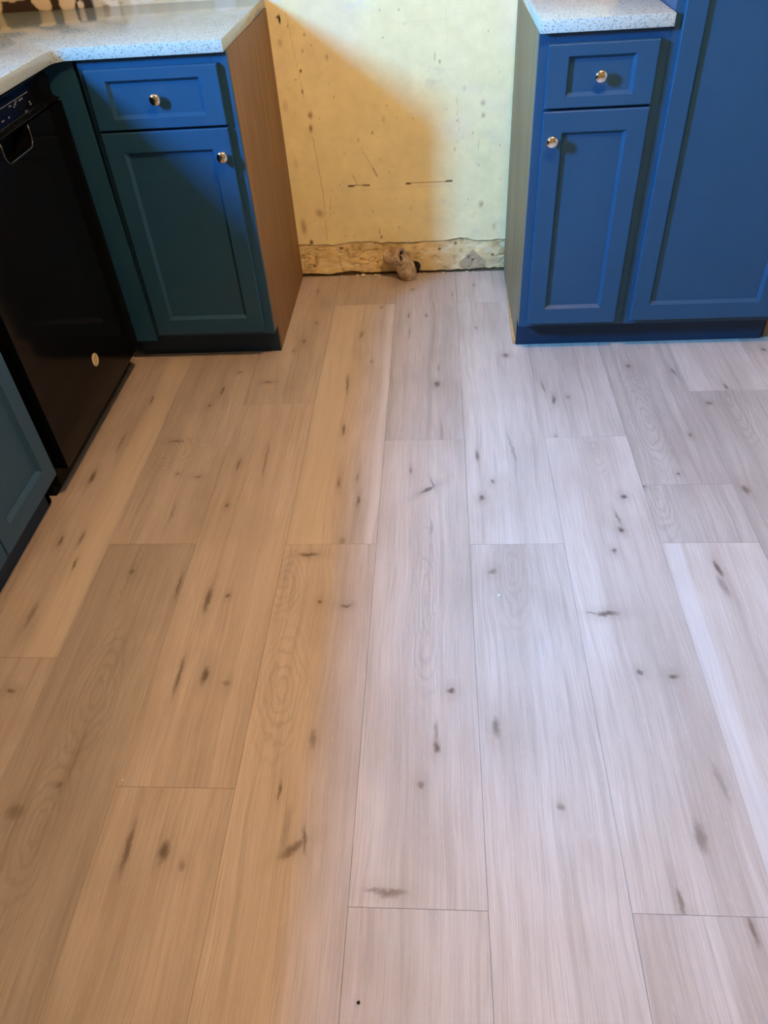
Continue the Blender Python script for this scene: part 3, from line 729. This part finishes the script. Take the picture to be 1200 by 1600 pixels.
# ------------------------------------------------------------ counters
CT0, CT1 = .8765, .905
XC = -.432
poly = [(-1.062, -3.20), (XC, -3.20), (XC, -.672)]
for k in range(1, 6):
    a = math.pi - k * (math.pi / 2) / 6
    poly.append((XC + .036 + .036 * math.cos(a), -.672 + .040 * math.sin(a)))
poly += [(XC + .036, -.632), (-.001, -.632), (-.001, -.0075), (-1.062, -.0075)]
ko = MB().prism(poly, 2, CT0, CT1, .0022).done('countertop', M_QUARTZ)
smooth_by_angle(ko, 30)
tag(ko, 'L-shaped white speckled countertop over the dishwasher and left cabinet', 'countertop')
ko = MB().prism([(W - .001, -.632), (X2 - .001, -.632), (X2 - .001, -.0075), (W - .001, -.0075)], 2, CT0, CT1, .0022).done('countertop', M_QUARTZ)
smooth_by_angle(ko, 30)
tag(ko, 'short white speckled countertop over the narrow right cabinet', 'countertop')

# ------------------------------------------------------------ pipe stub at the foot of the wall
pe = empty('pipe_stub', (.41, -.035, 0), 'dirty tan pipe stub with open elbow at the foot of the bare wall', 'pipe')
body = [((.413, -.046, .0006), .026), ((.412, -.046, .010), .031), ((.409, -.047, .024), .0350), ((.403, -.048, .040), .0365), ((.394, -.049, .056), .0350), ((.382, -.050, .070), .0315), ((.366, -.050, .082), .027), ((.352, -.050, .090), .022)]
o = MB().tube([p for p, r in body], [r for p, r in body], 20).done('elbow', M_PIPE, pe, smooth=True); smooth_by_angle(o, 50)
A = Vector((.331, -.046, .088)); B = Vector((.393, -.078, .101)); ax = (B - A).normalized()
Q = ax.to_track_quat('Z', 'Y').to_matrix().to_4x4(); L = (B - A).length
prof = [(.022, 0), (.0275, .003), (.0300, .008), (.0285, .018), (.0290, .040), (.0310, L - .006), (.0300, L), (.0215, L), (.0205, L - .003), (.0200, .020)]
o = MB().lathe(prof, 20, Matrix.Translation(A) @ Q).done('pipe_collar', M_PIPE, pe); smooth_by_angle(o, 40)
MB().lathe([(.0214, .0), (.0214, .001)], 16, Matrix.Translation(A + ax * (L - .012)) @ Q).done('dark_bore_disc', M_CAVITY, pe)  # black disc puts the shade inside the bore into colour
o = MB().tube([A + ax * (L - .010) + Vector((.004, .0, -.012)), A + ax * (L - .004) + Vector((.004, 0, -.002)), A + ax * (L - .006) + Vector((-.002, 0, .008))], [.0055, .004, .002], 8).done('bore_liner', M_PIPE, pe, smooth=True); o['label'] = 'pale torn liner inside the bore'
MB().lathe([(.020, 0), (.020, .003)], 16, Matrix.Translation((.438, -.0075, .030)) @ Matrix.Rotation(math.pi / 2, 4, 'X')).done('dark_gap_disc', M_CAVITY, pe)  # black disc on the wall stands for the dark gap behind the pipe

# ------------------------------------------------------------ crumbs of plaster and bits on the floor
M_CHIP = m_paint('plaster_chip', (.66, .58, .40), .85, .15, 60, .3, 300)
def chip(name, x, y, r, seed, m, label, cat, group=None, flat=.6):
    bm = bmesh.new(); bmesh.ops.create_icosphere(bm, subdivisions=1, radius=1.0)
    rr = random.Random(seed)
    for v in bm.verts:
        k = rr.uniform(.65, 1.2); v.co = Vector((v.co.x * r * k * 1.2, v.co.y * r * k, v.co.z * r * k * flat))
    zmin = min(v.co.z for v in bm.verts)
    for v in bm.verts: v.co.z -= zmin
    me = bpy.data.meshes.new(name); bm.to_mesh(me); bm.free(); me.materials.append(m)
    o = bpy.data.objects.new(name, me); o.location = (x, y, .0002); COL.objects.link(o)
    return tag(o, label, cat, group)
for i, (x, r) in enumerate([(.028, .005), (.152, .006), (.214, .007), (.237, .010), (.262, .006), (.285, .006), (.298, .004), (.470, .005), (.545, .006), (.585, .005), (.635, .006), (.66, .004)]):
    chip('plaster_crumb', x, -.010 - r, r, 30 + i, M_CHIP, 'tiny pale plaster crumb on the floor along the torn foot of the wall', 'crumb', 'plaster crumbs along the wall')
M_WHITE = m_paint('white_chip', (.8, .8, .78), .4, .05, 20, 0)
curlp = [(-.153 + .010 * math.cos(t) , -1.072 + .006 * math.sin(t), .0015) for t in [math.radians(a) for a in range(200, 381, 20)]]
o = MB().tube(curlp, .0012, 6).done('plastic_sliver', M_WHITE, None, at=(-.153, -1.072, 0)); tag(o, 'tiny curled white sliver lying on the floor left of centre', 'debris')
chip('white_speck', .650, -1.639, .0028, 5, M_WHITE, 'tiny white speck on the grey floor right of centre', 'debris')
chip('dark_speck', .396, -2.418, .0026, 6, M_CAVITY, 'tiny dark speck on the floor near the bottom edge', 'debris')
chip('pale_speck', -.064, -2.083, .0018, 8, M_WHITE, 'tiny pale speck at the joint of two planks at lower left', 'debris')

# ------------------------------------------------------------ ceiling lamp
lp = empty('ceiling_lamp', (LAMP_POS[0], LAMP_POS[1], ZC), 'small ceiling lamp with one bare warm globe bulb', 'lamp')
T = Matrix.Translation((LAMP_POS[0], LAMP_POS[1], 0))
MB().lathe([(.075, ZC - .0005), (.075, ZC - .012), (.05, ZC - .022), (.02, ZC - .026)], 28, T).done('canopy', M_WINFRAME, lp, smooth=True)
MB().lathe([(.02, ZC - .022), (.02, ZC - .072)], 20, T).done('socket', M_WINFRAME, lp)
bl = []
for k in range(13):
    a = math.pi * k / 12; bl.append((max(.05 * math.sin(a), .0005), LAMP_POS[2] + .05 * math.cos(a)))
MB().lathe(bl, 24, T).done('bulb', M_BULB, lp, smooth=True)
